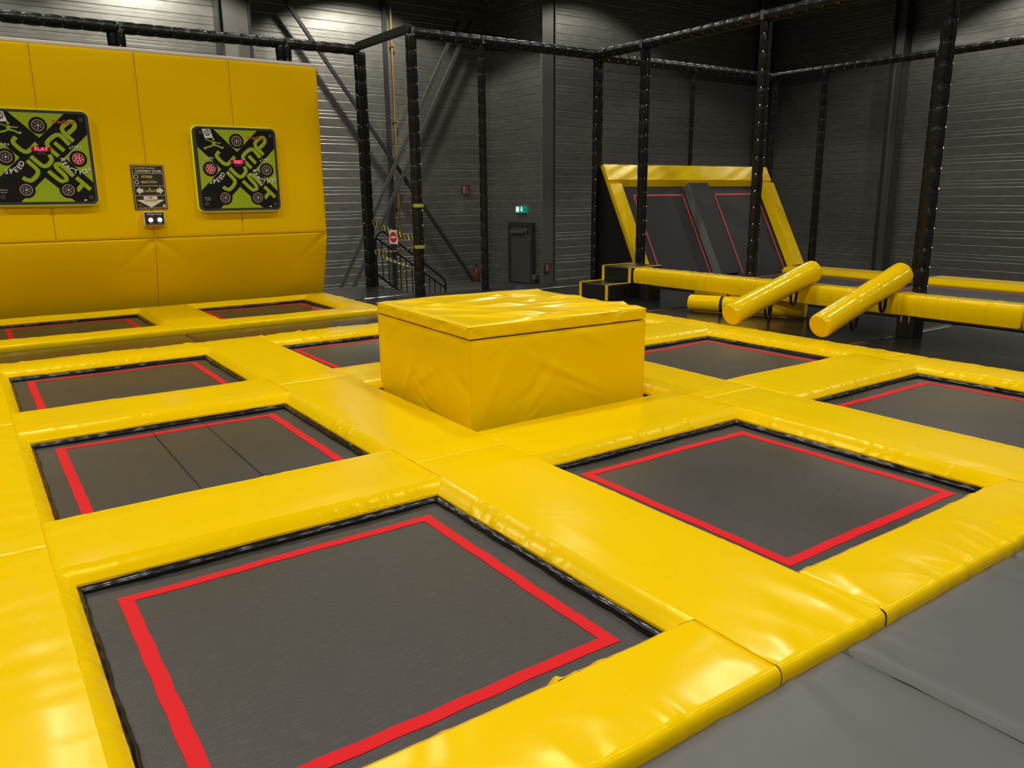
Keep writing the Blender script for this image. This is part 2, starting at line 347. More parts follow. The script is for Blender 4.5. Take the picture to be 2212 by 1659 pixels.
# ------------------------------------------------------------------ centre box
def wrinkled_box():
    r = root('soft_play_box', (3.255, 3.13, -.06), 'big square yellow vinyl box with a lid in the middle of the trampoline grid', 'box')
    th = math.radians(-2.6); Mx = Matrix.Translation((3.255, 3.13, 0)) @ Matrix.Rotation(th, 4, 'Z')
    hw, hd = .79, .79
    def face(ax, sgn, z0, z1, hw, hd, n=90, amp=.011, ny=44):
        u = np.linspace(-1, 1, n); v = np.linspace(0, 1, ny); U, V = np.meshgrid(u, v, indexing='ij')
        L = hw if ax == 'x' else hd; Sx = U*L; Zz = z0+(z1-z0)*V
        d = np.zeros_like(U)
        for _ in range(16):
            cx, cz = RNG.uniform(-L, L), RNG.uniform(z0, z1); an = RNG.choice([-1, 1])*RNG.uniform(.35, 1.1); wd = RNG.uniform(.018, .05); ln = RNG.uniform(.1, .35)
            p = (Sx-cx)*math.cos(an)+(Zz-cz)*math.sin(an); q = -(Sx-cx)*math.sin(an)+(Zz-cz)*math.cos(an)
            d += RNG.uniform(-1, 1)*amp*np.exp(-(q/wd)**2-(p/ln)**2)
        win = np.clip((1-np.abs(U))/.06, 0, 1)*np.clip(V/.08, 0, 1)*np.clip((1-V)/.05, 0, 1); d = d*win+.010*win
        W = (hd if ax == 'x' else hw)
        P = np.dstack([Sx, np.full_like(U, 0)+sgn*(W+d), Zz]) if ax == 'x' else np.dstack([sgn*(W+d), Sx, Zz])
        sh = P.shape; return np.array([tuple(Mx @ Vector(q)) for q in P.reshape(-1, 3)]).reshape(sh)
    mb = MB()
    for ax, sg in (('x', -1), ('x', 1), ('y', -1), ('y', 1)): mb.grid(face(ax, sg, -.06, .672, hw, hd))
    mb.box(-hw, hw, -hd, hd, .66, .670, Mx)
    mb.build('box_body', m_yel, r, smooth=50)
    # lid
    mb = MB(); hw2, hd2 = hw+.004, hd+.004
    for ax, sg in (('x', -1), ('x', 1), ('y', -1), ('y', 1)): mb.grid(face(ax, sg, .684, .762, hw2, hd2, n=120, amp=.008, ny=12))
    n = 110; X, Y = np.meshgrid(np.linspace(-hw2, hw2, n), np.linspace(-hd2, hd2, n), indexing='ij'); Z = np.zeros_like(X)
    for _ in range(34):
        cx, cy = RNG.uniform(-hw, hw), RNG.uniform(-hd, hd); an = RNG.normal(-.15, .35); wd = RNG.uniform(.015, .05); ln = RNG.uniform(.15, .6)
        p = (X-cx)*math.cos(an)+(Y-cy)*math.sin(an); q = -(X-cx)*math.sin(an)+(Y-cy)*math.cos(an); Z += RNG.uniform(.3, 1)*.016*np.exp(-(q/wd)**2-(p/ln)**2)
    ed = np.minimum(hw2-np.abs(X), hd2-np.abs(Y)); Z = .762+Z*np.clip(ed/.04, 0, 1)+.012*np.clip(ed/.05, 0, 1)**.5
    P = np.dstack([X, Y, Z]); P = np.array([tuple(Mx @ Vector(q)) for q in P.reshape(-1, 3)]).reshape(P.shape); mb.grid(P)
    mb.grid(np.array([[tuple(Mx @ Vector((a, b, .684))) for b in (-hd2, hd2)] for a in (-hw2, hw2)]))
    mb.build('lid', m_yel, r, smooth=50)
    mb = MB()
    for z in (.762, .685):
        pts = [Mx @ Vector(q) for q in ((-hw2-.003, -hd2-.003, z), (hw2+.003, -hd2-.003, z), (hw2+.003, hd2+.003, z), (-hw2-.003, hd2+.003, z), (-hw2-.003, -hd2-.003, z))]
        mb.tube(pts, .0035, 6)
    for sx, sy in ((-1, -1), (1, -1), (-1, 1)): mb.tube([Mx @ Vector((sx*hw, sy*hd, -.05)), Mx @ Vector((sx*hw, sy*hd, .672))], .006, 6)
    mb.build('piping', m_yel, r, smooth=60)
    mb = MB(); mb.box(-hw+.02, hw-.02, -hd+.02, hd-.02, .670, .684, Mx); mb.build('lid_gap', m_strap, r)
    return r
wrinkled_box()
# ------------------------------------------------------------------ floor mats
def floor_mat(label, x0, x1, y0, y1, m, z1=.03, name='floor_mat', group='black floor mats', step=.05, amp=.0015):
    pk = [puckers(p, q, int(math.dist(p, q)*8), amp*1.6, (.01, .035), (.05, .3)) for p, q in (((x0, y0), (x1, y0)), ((x0, y1), (x1, y1)), ((x0, y0), (x0, y1)), ((x1, y0), (x1, y1)))] if amp > .002 else []
    xs, ys = coords(x0, x1, step), coords(y0, y1, step); X, Y = np.meshgrid(xs, ys, indexing='ij'); d = np.minimum.reduce([X-x0, x1-X, Y-y0, y1-Y])
    Z = z1+field(X, Y, pk)+undul(X, Y, amp)-.022*np.clip(1-d/.045, 0, 1)**2
    mb = MB(); mb.grid(np.dstack([X, Y, Z])); Zb = -.06
    for A in (np.dstack([X, Y, Z])[0], np.dstack([X, Y, Z])[-1], np.dstack([X, Y, Z])[:, 0], np.dstack([X, Y, Z])[:, -1]):
        B = A.copy(); B[:, 2] = Zb; mb.grid(np.stack([A, B]))
    return tag(mb.build(name, m, smooth=40), label, 'mat', group)
gx = [-1.78, -.5, .77, 2.04, 3.31, 4.58, 5.85, 7.12]
gl = ['beyond the left edge of the picture', 'left of the camera position', 'at the bottom edge, left of the middle one', 'at bottom right, between two curved seams', 'at right edge, lower part', 'right of the picture edge', 'far right outside the picture']
gl[2] = 'grey mat at the bottom edge of the picture along the yellow near pads'; gl[3] = 'grey mat between the two visible seams at lower right'; gl[4] = 'grey mat at the right picture edge below the yellow near pad'
for i in range(1, 6):
    floor_mat(gl[i] if gl[i].startswith('grey') else 'grey padded floor mat '+gl[i], gx[i]+.004, gx[i+1]-.004, -2.1, -.722, m_gry, .062, group='grey floor mats', amp=.0028, step=.03)
my = [-3.6, -.52, 2.6, 5.74, 8.9]
for j in range(4):
    floor_mat(f'black floor mat under the balance beam, {["nearest the right picture edge", "beneath the right leaning roller", "beneath the lying rollers", "around the black steps"][j]}', 7.095, 9.6, my[j]+.004, my[j+1]-.004, m_blkmat)
for k, (a, b) in enumerate(((-.95, 1.76), (1.76, 4.9), (4.9, 7.09))):
    floor_mat(f'dark walkway mat before the yellow wall trampolines, {["left of the joint", "right of the joint", "behind the box"][k]}', a+.003, b-.003, 6.855, 7.895, m_blkmat, .045)
floor_mat('black platform mat beside the wall end, below the left padded posts', 4.54, 7.09, 7.905, 9.62, m_blkmat, step=.1)
floor_mat('black platform mat at the taped-off stair opening', 4.66, 5.95, 9.63, 11.45, m_blkmat, step=.1)
floor_mat('black platform mat behind the black steps', 7.1, 9.6, 8.91, 9.62, m_blkmat, step=.1)
# ------------------------------------------------------------------ structure
def struct(name, mb, m, **k): return tag(mb.build(name, m, **k), kind='structure')
mb = MB(); mb.box(-6, 15.2, -9, 9.65, -.2, -.06); mb.box(-6, 5.97, 9.65, 11.7, -.2, -.06); struct('floor', mb, m_blk)
mb = MB(); mb.box(-12, 27, -14, 23, -1.5, -1.4); struct('floor_ground', mb, m_conc)
mb = MB(); mb.box(-12, 27, -14, 23, 9.6, 9.7); struct('ceiling', mb, m_ceil)
def cladding(name, p, q, z0=-1.4, z1=9.6, per=.775, zj=.40):
    """p->q runs along the wall; the room is on the right-hand side of p->q."""
    p, q = Vector((*p, 0)), Vector((*q, 0)); d = (q-p).normalized(); n = Vector((-d.y, d.x, 0))  # n points out of the room
    prof = []; k0 = math.floor((z0-zj)/per)-1; z = zj+k0*per
    zs = []
    k = k0
    while zj+k*per < z1+per:
        b = zj+k*per
        for o_, dp_, hh in ((-.49, .011, .016), (-.215, .011, .017), (-.105, .005, .009), (0, .011, .016)): zs += [(b+o_-hh, 0), (b+o_, dp_), (b+o_+hh, 0)]
        k += 1
    zs = [t for t in zs if z0 <= t[0] <= z1]; zs = [(z0, 0)]+zs+[(z1, 0)]
    mb = MB(); L = (q-p).length
    P = np.array([[tuple(p+d*s+n*dep+Vector((0, 0, z))) for z, dep in zs] for s in (0, L)]); mb.grid(P)
    P2 = np.array([[tuple(p+d*s+n*.12+Vector((0, 0, z))) for z in (z0, z1)] for s in (0, L)]); mb.grid(P2)
    return struct(name, mb, m_metal)
cladding('wall_back', (-11.9, 22.3), (15.8, 22.3))
cladding('wall_side_niche', (15.8, 22.3), (15.8, 18.9))
cladding('wall_back_right', (15.8, 18.9), (26.5, 18.9))
cladding('wall_right', (26.5, 18.9), (26.5, -13.9))
cladding('wall_left', (-11.9, -13.9), (-11.9, 22.3)); cladding('wall_front', (26.5, -13.9), (-11.9, -13.9))
def ibeam(label, cx, cy, w, dp, m=m_steel, web=m_steelg, ax='x', z1=9.5, flat=False):
    r = root('steel_column', (cx, cy, -1.4), label, 'column', 'steel building columns'); t = .03
    def B(a0, a1, b0, b1):
        mb = MB()
        if ax == 'x': mb.box(cx+a0, cx+a1, cy+b0, cy+b1, -1.4, z1)
        else: mb.box(cx+b0, cx+b1, cy+a0, cy+a1, -1.4, z1)
        return mb
    B(-w/2, -w/2+t*1.5, -dp, 0).build('flange', m, r); B(w/2-t*1.5, w/2, -dp, 0).build('flange', m, r); B(-w/2+t*1.5, w/2-t*1.5, -dp*.55, -dp*.45).build('web', web, r)
    return r
ibeam('wide dark steel column rising behind the yellow wall', 6.93, 22.25, .92, .45)
ibeam('pale steel column beside the emergency exit corner', 15.72, 18.86, .55, .12, m_steelg, m_steelg)
ibeam('steel column on the right wall seen through the netting', 26.45, 13.3, .45, .35, ax='y'); ibeam('steel column in the far right corner of the hall', 26.1, 18.8, .4, .3, m_steelg, m_steelg)
# diagonal wall braces
for lab, a, b in (('dark diagonal steel brace falling from upper left to the stairs', (8.1, 22.0, 7.74), (14.75, 22.0, -1.38)), ('dark diagonal steel brace rising to the upper right, left flange', (14.3, 21.85, 7.3), (9.5, 21.85, -1.38)), ('dark diagonal steel brace rising to the upper right, right flange', (14.75, 21.85, 7.3), (9.95, 21.85, -1.38))):
    a, b = Vector(a), Vector(b); d = (b-a).normalized(); sd = Vector((0, 1, 0)).cross(d)*.05; mb = MB(); mb.prism([a+sd, b+sd, b-sd, a-sd], (0, -.1, 0)); tag(mb.build('steel_brace', m_steel if 'falling' in lab else mat('mid_grey_steel', (.07, .07, .065), .5, .2)), lab, 'brace', 'diagonal wall braces')
r = root('gas_pipe', (11.97, 22.15, -1.4), 'thin yellow pipe running up the back wall beside a dark conduit', 'pipe')
mb = MB(); mb.tube([(11.97, 22.15, -1.4), (11.97, 22.15, 9.5)], .04, 10); mb.build('pipe', m_pipe, r, smooth=60)
mb = MB(); mb.box(11.70, 11.82, 22.16, 22.27, -1.4, 9.5); mb.build('conduit', m_steel, r)
for z in (1.2, 4.0, 6.3): mb = MB(); mb.box(11.93, 12.03, 22.08, 22.28, z, z+.06); mb.build('bracket', m_pipe, r)
# emergency door, exit sign, fire signs
r = root('door_1', (15.75, 20.35, -1.4), None, None); tag(r, kind='structure')
mb = MB(); mb.box(15.70, 15.78, 19.75, 20.95, -1.36, .60); mb.build('door_leaf', m_door, r, bevel=.01)
mb = MB(); mb.box(15.66, 15.79, 19.62, 19.75, -1.4, .72); mb.box(15.66, 15.79, 20.95, 21.08, -1.4, .72); mb.box(15.66, 15.79, 19.75, 20.95, .60, .72); mb.build('door_frame', m_steel, r)
mb = MB(); mb.box(15.60, 15.70, 20.1, 20.85, .36, .43); mb.box(15.60, 15.70, 19.85, 20.0, .42, .52); mb.build('door_closer', m_steelg, r)
r = root('exit_sign', (15.7, 20.34, 1.03), 'small lit green emergency exit sign above the olive door', 'sign')
mb = MB(); mb.box(15.68, 15.80, 20.08, 20.60, 1.04, 1.27); mb.build('sign_box', m_exit, r)
mb = MB(); mb.box(15.672, 15.678, 20.40, 20.57, 1.07, 1.24); mb.build('running_figure', m_exitw, r)
mb = MB(); mb.prism([(15.672, 20.24, 1.07), (15.672, 20.31, 1.15), (15.672, 20.27, 1.15), (15.672, 20.27, 1.24), (15.672, 20.21, 1.24), (15.672, 20.21, 1.15), (15.672, 20.17, 1.15)], (-.004, 0, 0)); mb.build('down_arrow', m_exitw, r)
def firesign(label, x, y, z, w, h, ax='x'):
    r = root('fire_sign', (x, y, z-h/2), label, 'sign', 'red fire equipment signs')
    mb = MB(); mb.box(x-w/2, x+w/2, y-.02, y, z-h/2, z+h/2); mb.build('sign_plate', m_signr, r)
    mb = MB(); mb.box(x-w*.38, x-w*.08, y-.026, y-.02, z-h*.36, z+h*.36); mb.box(x+w*.08, x+w*.16, y-.026, y-.02, z-h*.36, z+h*.36); mb.box(x+w*.08, x+w*.38, y-.026, y-.02, z-h*.36, z-h*.25); mb.build('pictogram', m_signp, r)
firesign('small red and pale pictogram sign on the back wall left of a padded post', 14.69, 22.26, 1.83, .32, .34); firesign('small red sign low on the wall right of the olive door', 15.66, 18.72, -.73, .26, .29)
r = root('call_point', (15.55, 19.3, -1.4), 'small pale box on a dark stand right of the olive door', 'box')
mb = MB(); mb.box(15.45, 15.65, 19.2, 19.4, -1.4, -1.15); mb.build('stand', m_steel, r)
mb = MB(); mb.box(15.45, 15.60, 19.15, 19.35, -1.15, -1.0); mb.build('box_cover', m_steelg, r)
r = root('fire_extinguisher', (14.85, 21.9, -1.4), 'dim red fire extinguisher on the ground by the back wall', 'extinguisher')
mb = MB(); mb.tube([(14.85, 21.9, -1.4), (14.85, 21.9, -1.38), (14.85, 21.9, -1.0), (14.85, 21.9, -.9)], [.10, .11, .11, .04], 14); mb.build('cylinder', m_fire, r, smooth=50)
mb = MB(); mb.tube([(14.85, 21.9, -.9), (14.85, 21.9, -.8)], .03, 8); mb.tube([(14.78, 21.9, -.84), (14.72, 21.88, -.95), (14.73, 21.85, -1.2)], .012, 6); mb.build('valve', m_rail, r)
# ------------------------------------------------------------------ padded posts and rails
def padded(mb, sn, a, b, r=.062, seg=.24, snap_side=None, two=True):
    a, b = Vector(a), Vector(b); L = (b-a).length; n = max(1, round(L/seg)); pts = []; rs = []
    for k in range(n):
        for t, f in ((.0, .91), (.06, .97), (.25, 1.01), (.5, 1.03), (.75, 1.01), (.94, .97)):
            pts.append(a+(b-a)*((k+t)/n)); rs.append(r*f*random.uniform(.98, 1.02))
    pts.append(b); rs.append(r*.8); mb.tube(pts, rs, 12)
    if sn is not None:
        d = (b-a).normalized()
        for sd in snap_side:
            sd = Vector(sd).normalized()
            for k in range(n): sn.append((a+(b-a)*((k+.02)/n)+sd*(r*.98), sd))
    return mb
_sm = MB(); _sm.tube([(0, 0, -.003), (0, 0, .003), (0, 0, .006)], [.012, .012, .007], 8); _so = _sm.build('snap_button', m_chrome, origin=(0, 0, 0), smooth=40); SNAP = _so.data; bpy.data.objects.remove(_so)
SNC = {}; REST = {}
def snaps_on(part, sn, top):
    for c, sd in sn:
        if SNC.get(top, 0) >= 100: REST.setdefault(top, []).append((c, sd)); continue
        SNC[top] = SNC.get(top, 0)+1; o = bpy.data.objects.new('snap_button', SNAP); COL.objects.link(o); place(o, c, part); o.rotation_euler = sd.to_track_quat('Z', 'Y').to_euler()
def clamp(parent, x, y, dx=.03, dy=.005):
    mb = MB(); mb.box(x-dx, x+dx, y-dy, y+dy, ZT-.05, ZT+.075); mb.build('rail_clamp', m_steelg, parent)
def post(parent, x, y, z0, z1, r=.06, snaps=((-.3, -1, 0), (1, -.4, 0)), double=0, name='post'):
    mb, sn = MB(), []; padded(mb, sn, (x, y, z0), (x, y, z1), r, snap_side=snaps[:1])
    if double: padded(mb, sn, (x+double, y+.03, z0), (x+double, y+.03, z1), r*.95, snap_side=snaps[1:])
    p = mb.build(name, m_blkpad, parent, smooth=60); snaps_on(p, sn, parent); return p
def rail(parent, a, b, r=.062, side=(0, -.8, -.6)):
    mb, sn = MB(), []; padded(mb, sn, a, b, r, snap_side=[side] if side else []); p = mb.build('top_rail', m_blkpad, parent, smooth=60); snaps_on(p, sn, parent); return p
def net(parent, pts, m=m_net):
    mb = MB(); P = [Vector(p) for p in pts]; mb.add(P, [(0, 1, 2, 3)]); return mb.build('net', m, parent)
ZT = 4.1
fr = root('padded_frame', (4.5, 11.3, -.06), 'black padded frame behind the yellow wall, stepping round the taped-off stair opening', 'frame')
A, B, C_, D, E_, F_, G_ = (5.80, 11.3), (5.85, 9.47), (7.15, 9.47), (9.66, 9.47), (9.72, 8.3), (9.66, 5.77), (9.66, 3.13)
for (x, y, z0) in ((2.06, 11.42, 3.0), (4.54, 11.3, 3.0)): post(fr, x, y, -.06, ZT-.02, .075, double=-.1)
post(fr, *A, -.06, ZT-.02, .075, snaps=((-1, -.6, 0), (.3, -1, 0)), double=.08); post(fr, *B, -.06, ZT-.02, .075, snaps=((1, -.6, 0), (1, -.6, 0)), double=.05)
post(fr, *C_, -.06, ZT-.02, .06, snaps=((-1, -.3, 0), (1, -.3, 0)), double=.04)
for a, b in (((-3.0, 11.42), (.58, 11.4)), ((.58, 11.4), (2.06, 11.42)), ((2.06, 11.42), (4.54, 11.33)), ((4.54, 11.33), A), ((B), (C_)), ((C_), (D))):
    rail(fr, (*a, ZT), (*b, ZT), .085)
mb = MB(); a, b = Vector((*A, ZT)), Vector((*B, ZT)); d = (b-a).normalized(); sd = Vector((d.y, -d.x, 0))*.05; mb.prism([a-sd, b-sd, b+sd, a+sd], (0, 0, .12)); mb.build('bare_rail', m_steel, fr, bevel=.01)
for (x, y) in (B, C_, (4.54, 11.33), (2.06, 11.42)): clamp(fr, x+.02, y-.075)
net(fr, [(*C_, 0), (*D, 0), (*D, ZT-.05), (*C_, ZT-.05)], m_net); net(fr, [(*B, 0), (*C_, 0), (*C_, ZT-.05), (*B, ZT-.05)], m_netl)
cg = root('netted_cage', (12.2, 4, -.06), 'tall black padded cage with netting around the right trampoline area', 'cage')
H1, H2, H3 = (14.85, 9.5), (14.88, 8.3), (14.95, 6.0); FARM = (12.25, 9.5)
post(cg, *D, -.06, ZT, .06, snaps=((-.6, -1, 0), (.6, -1, 0)), double=.12)
post(cg, *E_, -.06, ZT, .065, snaps=((.7, -1, 0), (.9, -.6, 0)), double=.1); post(cg, *F_, -.06, ZT, .07, snaps=((-.9, -.5, 0), (1, -.5, 0)), double=.08)
post(cg, *G_, -.06, ZT, .075, snaps=((-.9, -.6, 0), (.6, -1, 0)), double=.12)
post(cg, *H3, -.06, ZT, .07, double=.1, snaps=((-.9, -.6, 0), (-.9, -.6, 0))); post(cg, *FARM, 2.0, ZT, .045, snaps=()); post(cg, *H1, -.06, ZT, .06, snaps=()); post(cg, *H2, -.06, ZT, .065, double=.1, snaps=()); post(cg, 9.66, -2.0, -.06, ZT, .07, snaps=()); post(cg, 15.0, 1.0, -.06, ZT, .07, snaps=())
for a, b in ((D, E_), (E_, F_), (F_, G_), (G_, (9.66, -2.0)), (H1, H2), (H2, H3), (H3, (15.0, 1.0))): rail(cg, (*a, ZT), (*b, ZT), .085 if a[0] < 12 else .07, side=(-.8, 0, -.6) if a is not G_ and a is not H1 else None)
for a, b in ((D, FARM), (FARM, H1)): rail(cg, (*a, ZT-.03), (*b, ZT-.03), .085)
for top, L in REST.items():
    mb = MB()
    for c, sd in L: mb.tube([c-sd*.003, c+sd*.006], .011, 8)
    tag(mb.build('snap_buttons', m_chrome, top), kind='stuff')
for (x, y) in (E_, F_, G_, FARM): clamp(cg, x-.09, y, .005, .03)
net(cg, [(9.7, 9.55, 2.0), (14.9, 9.55, 2.0), (14.9, 9.55, ZT), (9.7, 9.55, ZT)], m_net); net(cg, [(14.95, 9.5, 0), (15, -2, 0), (15, -2, ZT), (14.95, 9.5, ZT)], m_net)
# ------------------------------------------------------------------ angled trampolines
at = root('angled_trampoline_wall', (12.2, 9.0, -.06), 'pair of sloping wall trampolines with a yellow frame inside the netted cage', 'trampoline')
P0 = Vector((0, 9.42, 2.13)); P1 = Vector((0, 8.28, .03)); dn = (P1-P0); LS = dn.length; dn.normalize(); nn = Vector((0, dn.z, -dn.y))
if nn.y > 0: nn = -nn
def sl(x, s, h=0): q = P0+dn*s+nn*h; return (x, q.y, q.z)
XL, XR, XM = 9.74, 14.5, 12.12
def slpad(name, x0, x1, s0, s1, m, h=.10, slopes='', hb=-.02, par=at):
    """padded board on the slope; slopes: sides (l r t b) that chamfer inwards"""
    c = .1; L = c if 'l' in slopes else 0; Rr = c if 'r' in slopes else 0; T = c if 't' in slopes else 0; Bm = c if 'b' in slopes else 0
    n = 24; U, V = np.meshgrid(np.linspace(0, 1, n), np.linspace(0, 1, n), indexing='ij')
    bot = [(x0, s0), (x1, s0), (x1, s1), (x0, s1)]; top = [(x0+L, s0+T), (x1-Rr, s0+T), (x1-Rr, s1-Bm), (x0+L, s1-Bm)]
    mb = MB(); P = np.zeros((n, n, 3))
    for i in range(n):
        for j in range(n):
            u, v = U[i, j], V[i, j]; x = lerp(top[0][0], top[1][0], u); s = lerp(top[0][1], top[3][1], v)
            hh = h+.003*math.sin(x*9+s*17)*math.sin(s*8+x*1.7+2)*(min(u, 1-u, v, 1-v) > .03); P[i, j] = sl(x, s, hh)
    mb.grid(P)
    for k in range(4):
        a, b, c2, d = bot[k], bot[(k+1) % 4], top[(k+1) % 4], top[k]
        mb.add([sl(*a, hb+.03), sl(*b, hb+.03), sl(*c2, h), sl(*d, h)], [(0, 1, 2, 3)])
    return mb.build(name, m, par, smooth=35)
slpad('top_pad', XL, 10.72, 0, .42, m_yel, slopes='b'); slpad('top_pad', 10.72, XM+.1, 0, .42, m_yel, slopes='b'); slpad('top_pad', XM+.1, XR, 0, .42, m_yel, slopes='b')
slpad('side_pad', XL, 10.14, .40, LS, m_yel, slopes='r'); slpad('side_pad', XR-.42, XR, .40, LS-.05, m_yel, slopes='l', h=.13)
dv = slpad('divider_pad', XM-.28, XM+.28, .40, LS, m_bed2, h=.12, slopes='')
mb = MB(); mb.add([sl(XM-.29, .42, 0), sl(XM-.29, LS, 0), sl(XM-.285, LS, .13), sl(XM-.285, .42, .13)], [(0, 1, 2, 3)]); mb.add([sl(XM-.36, .42, .0), sl(XM-.36, LS, .0), sl(XM-.285, LS, .13), sl(XM-.285, .42, .13)], [(0, 1, 2, 3)]); mb.build('divider_side', m_gry, at)
for x0, x1 in ((10.14, XM-.3), (XM+.3, XR-.4)):
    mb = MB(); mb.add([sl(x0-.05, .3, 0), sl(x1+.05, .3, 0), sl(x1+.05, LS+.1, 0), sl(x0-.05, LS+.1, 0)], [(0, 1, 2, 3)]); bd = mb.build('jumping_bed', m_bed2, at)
    mb = MB(); a, b, c, d = x0+.18, x1-.12, .58, LS-.02; w_ = .045
    for q in ((a, b, c, c+w_), (a, a+w_, c, d), (b-w_, b, c, d)): mb.add([sl(q[0], q[2], .006), sl(q[1], q[2], .006), sl(q[1], q[3], .006), sl(q[0], q[3], .006)], [(0, 1, 2, 3)])
    mb.build('red_border_line', m_redd, bd)
mb = MB(); mb.prism([(XL-.02, P0.y+.1, -.06), (XL-.02, P1.y, -.06), sl(XL-.02, LS, .02), sl(XL-.02, 0, .02), (XL-.02, P0.y+.1, P0.z)], (.03, 0, 0)); mb.build('side_panel', m_blk, at)
mb = MB(); mb.box(XL, XR, 9.44, 9.5, -.06, 2.1); mb.build('back_panel', m_blk, at)
# floor trampolines inside the cage
def cagefloor(label, y0, y1, x0=10.3, x1=13.75):
    r = root('cage_trampoline', ((x0+x1)/2, (y0+y1)/2, -.06), label, 'trampoline', 'floor trampolines in the cage')
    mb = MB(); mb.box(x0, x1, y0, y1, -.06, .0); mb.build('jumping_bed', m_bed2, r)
    mb = MB(); w_ = .05; a, b, c, d = x0+.2, x1-.25, y0+.2, y1-.2
    for q in ((a, b, c, c+w_), (a, b, d-w_, d), (a, a+w_, c+w_, d-w_), (b-w_, b, c+w_, d-w_)): mb.box(q[0], q[1], q[2], q[3], 0, .004)
    mb.build('red_border_line', m_redd, r)
cagefloor('black floor trampoline inside the cage at the foot of the sloping trampolines', 5.85, 8.1); cagefloor('black floor trampoline inside the cage at the right picture edge', 2.3, 5.25); cagefloor('black floor trampoline in the cage, beyond the right picture edge', -1.0, 1.8)
def simplepad(label, x0, x1, y0, y1, z1, m, ch=.06, chs='w', group='pads inside the cage', name='safety_pad'):
    a = ch if 'w' in chs else 0; b = ch if 'e' in chs else 0; c = ch if 's' in chs else 0; d = ch if 'n' in chs else 0; mb = MB(); z0 = -.06
    mb.add([(x0, y0, z0), (x1, y0, z0), (x1, y1, z0), (x0, y1, z0), (x0, y0, .03), (x1, y0, .03), (x1, y1, .03), (x0, y1, .03), (x0+a, y0+c, z1), (x1-b, y0+c, z1), (x1-b, y1-d, z1), (x0+a, y1-d, z1)],
           [(3, 2, 1, 0), (0, 1, 5, 4), (1, 2, 6, 5), (2, 3, 7, 6), (3, 0, 4, 7), (4, 5, 9, 8), (5, 6, 10, 9), (6, 7, 11, 10), (7, 4, 8, 11), (8, 9, 10, 11)])
    return tag(mb.build(name, m, bevel=.008), label, 'pad', group)
simplepad('yellow pad along the outer net, from the sloping trampoline to the dark divider', 13.75, 14.45, 5.75, 8.2, .11, m_yel, .1); simplepad('yellow pad along the outer net at the right picture edge', 13.75, 14.45, 2.2, 5.35, .11, m_yel, .1, 'wn')
simplepad('yellow pad along the outer net, beyond the right picture edge', 13.75, 14.45, -1.2, 2.15, .11, m_yel, .1)
simplepad('black divider pad between the two floor trampolines of the cage', 10.3, 14.45, 5.27, 5.73, .10, m_blk, .08, 'sn'); simplepad('black divider pad in the cage, beyond the right picture edge', 10.3, 13.73, 1.82, 2.18, .10, m_blk, .06, 'sn')
simplepad('long black pad along the near side of the cage behind the balance beam', 9.8, 10.28, -2.0, 8.2, .08, m_blk, .05, 'we')
# ------------------------------------------------------------------ balance beam, steps, rollers
bb = root('balance_beam', (8.55, 4.1, .03), 'long yellow padded balance beam running from the black steps to the right picture edge', 'beam')
def beamcover(y0, y1, x0=8.21, x1=8.52, z0=.287, z1=.515):
    n = int((y1-y0)/.012); s = np.linspace(y0, y1, n+1); pk = RNG.uniform(y0, y1, int((y1-y0)*11)); wv = np.zeros(n+1)
    for q in pk: wv += RNG.uniform(-.008, .010)*np.exp(-((s-q)/RNG.uniform(.012, .035))**2)
    e = np.minimum(s-y0, y1-s); sh = .02*np.clip(1-e/.03, 0, 1)**2
    prof = [(x0, z0), (x0-.008, z0+.06), (x0-.010, z1-.10), (x0, z1-.03), (x0+.02, z1-.006), (x0+.05, z1), (x1-.05, z1), (x1-.02, z1-.006), (x1, z1-.04), (x1, z0)]
    cx, cz = (x0+x1)/2, (z0+z1)/2; rows = []
    for k, (x, z) in enumerate(prof):
        f = 1 if k not in (0, 9) else .5
        rows.append(np.stack([x+np.sign(x-cx)*wv*f-np.sign(x-cx)*sh, s, z+np.sign(z-cz)*wv*.6*(0 < k < 9)-np.sign(z-cz)*sh], 1))
    rows.append(rows[0]); mb = MB(); mb.grid(np.stack(rows))
    for i in (0, -1): mb.add([tuple(r_[i]) for r_ in rows[:-1]], [tuple(range(10))])
    return mb.build('padded_cover', m_yel, bb, smooth=45)
beamcover(1.315, 6.86); beamcover(-1.6, 1.30)
mb = MB(); mb.box(8.30, 8.50, 2.62, 6.84, .262, .284); mb.build('lower_rail', m_yel, bb, bevel=.01); mb = MB(); mb.box(8.30, 8.50, -1.6, 2.40, .262, .284); mb.build('lower_rail', m_yel, bb, bevel=.01)
for y in (2.41, 6.55, -1.2):
    mb = MB(); mb.box(8.26, 8.48, y, y+.2, .03, .286); lg = mb.build('leg', m_blk, bb, bevel=.006); mb = MB(); mb.box(8.256, 8.262, y+.05, y+.062, .20, .27); mb.box(8.256, 8.262, y+.14, y+.152, .20, .27); mb.build('bolt', m_chrome, lg)
st = root('foam_steps', (8.38, 7.32, .03), 'black two-tread foam steps with yellow edging at the start of the balance beam', 'steps')
x0, x1, x2, ya, yb, za, zb, zc = 7.80, 8.28, 8.96, 6.98, 7.65, .03, .265, .50
mb = MB(); mb.box(x0, x2, ya, yb, za, zb); mb.box(x1, x2, ya, yb, zb, zc); mb.build('step_block', m_blk, st, bevel=.015)
for y in (ya-.004, yb-.05):
    w_ = .055; mb = MB()
    mb.box(x0-.006, x0+.004, y, y+w_, za, zb+.006); mb.box(x0-.006, x1, y, y+w_, zb, zb+.008); mb.box(x1-.006, x1+.004, y, y+w_, zb, zc+.006); mb.box(x1-.006, x2, y, y+w_, zc, zc+.008)
    mb.build('yellow_edging', m_yel, st)
R1A, R1B, R2A, R2B = (6.98, 3.92, .238), (8.33, 3.76, .69), (7.06, 2.79, .238), (8.42, 2.68, .73)
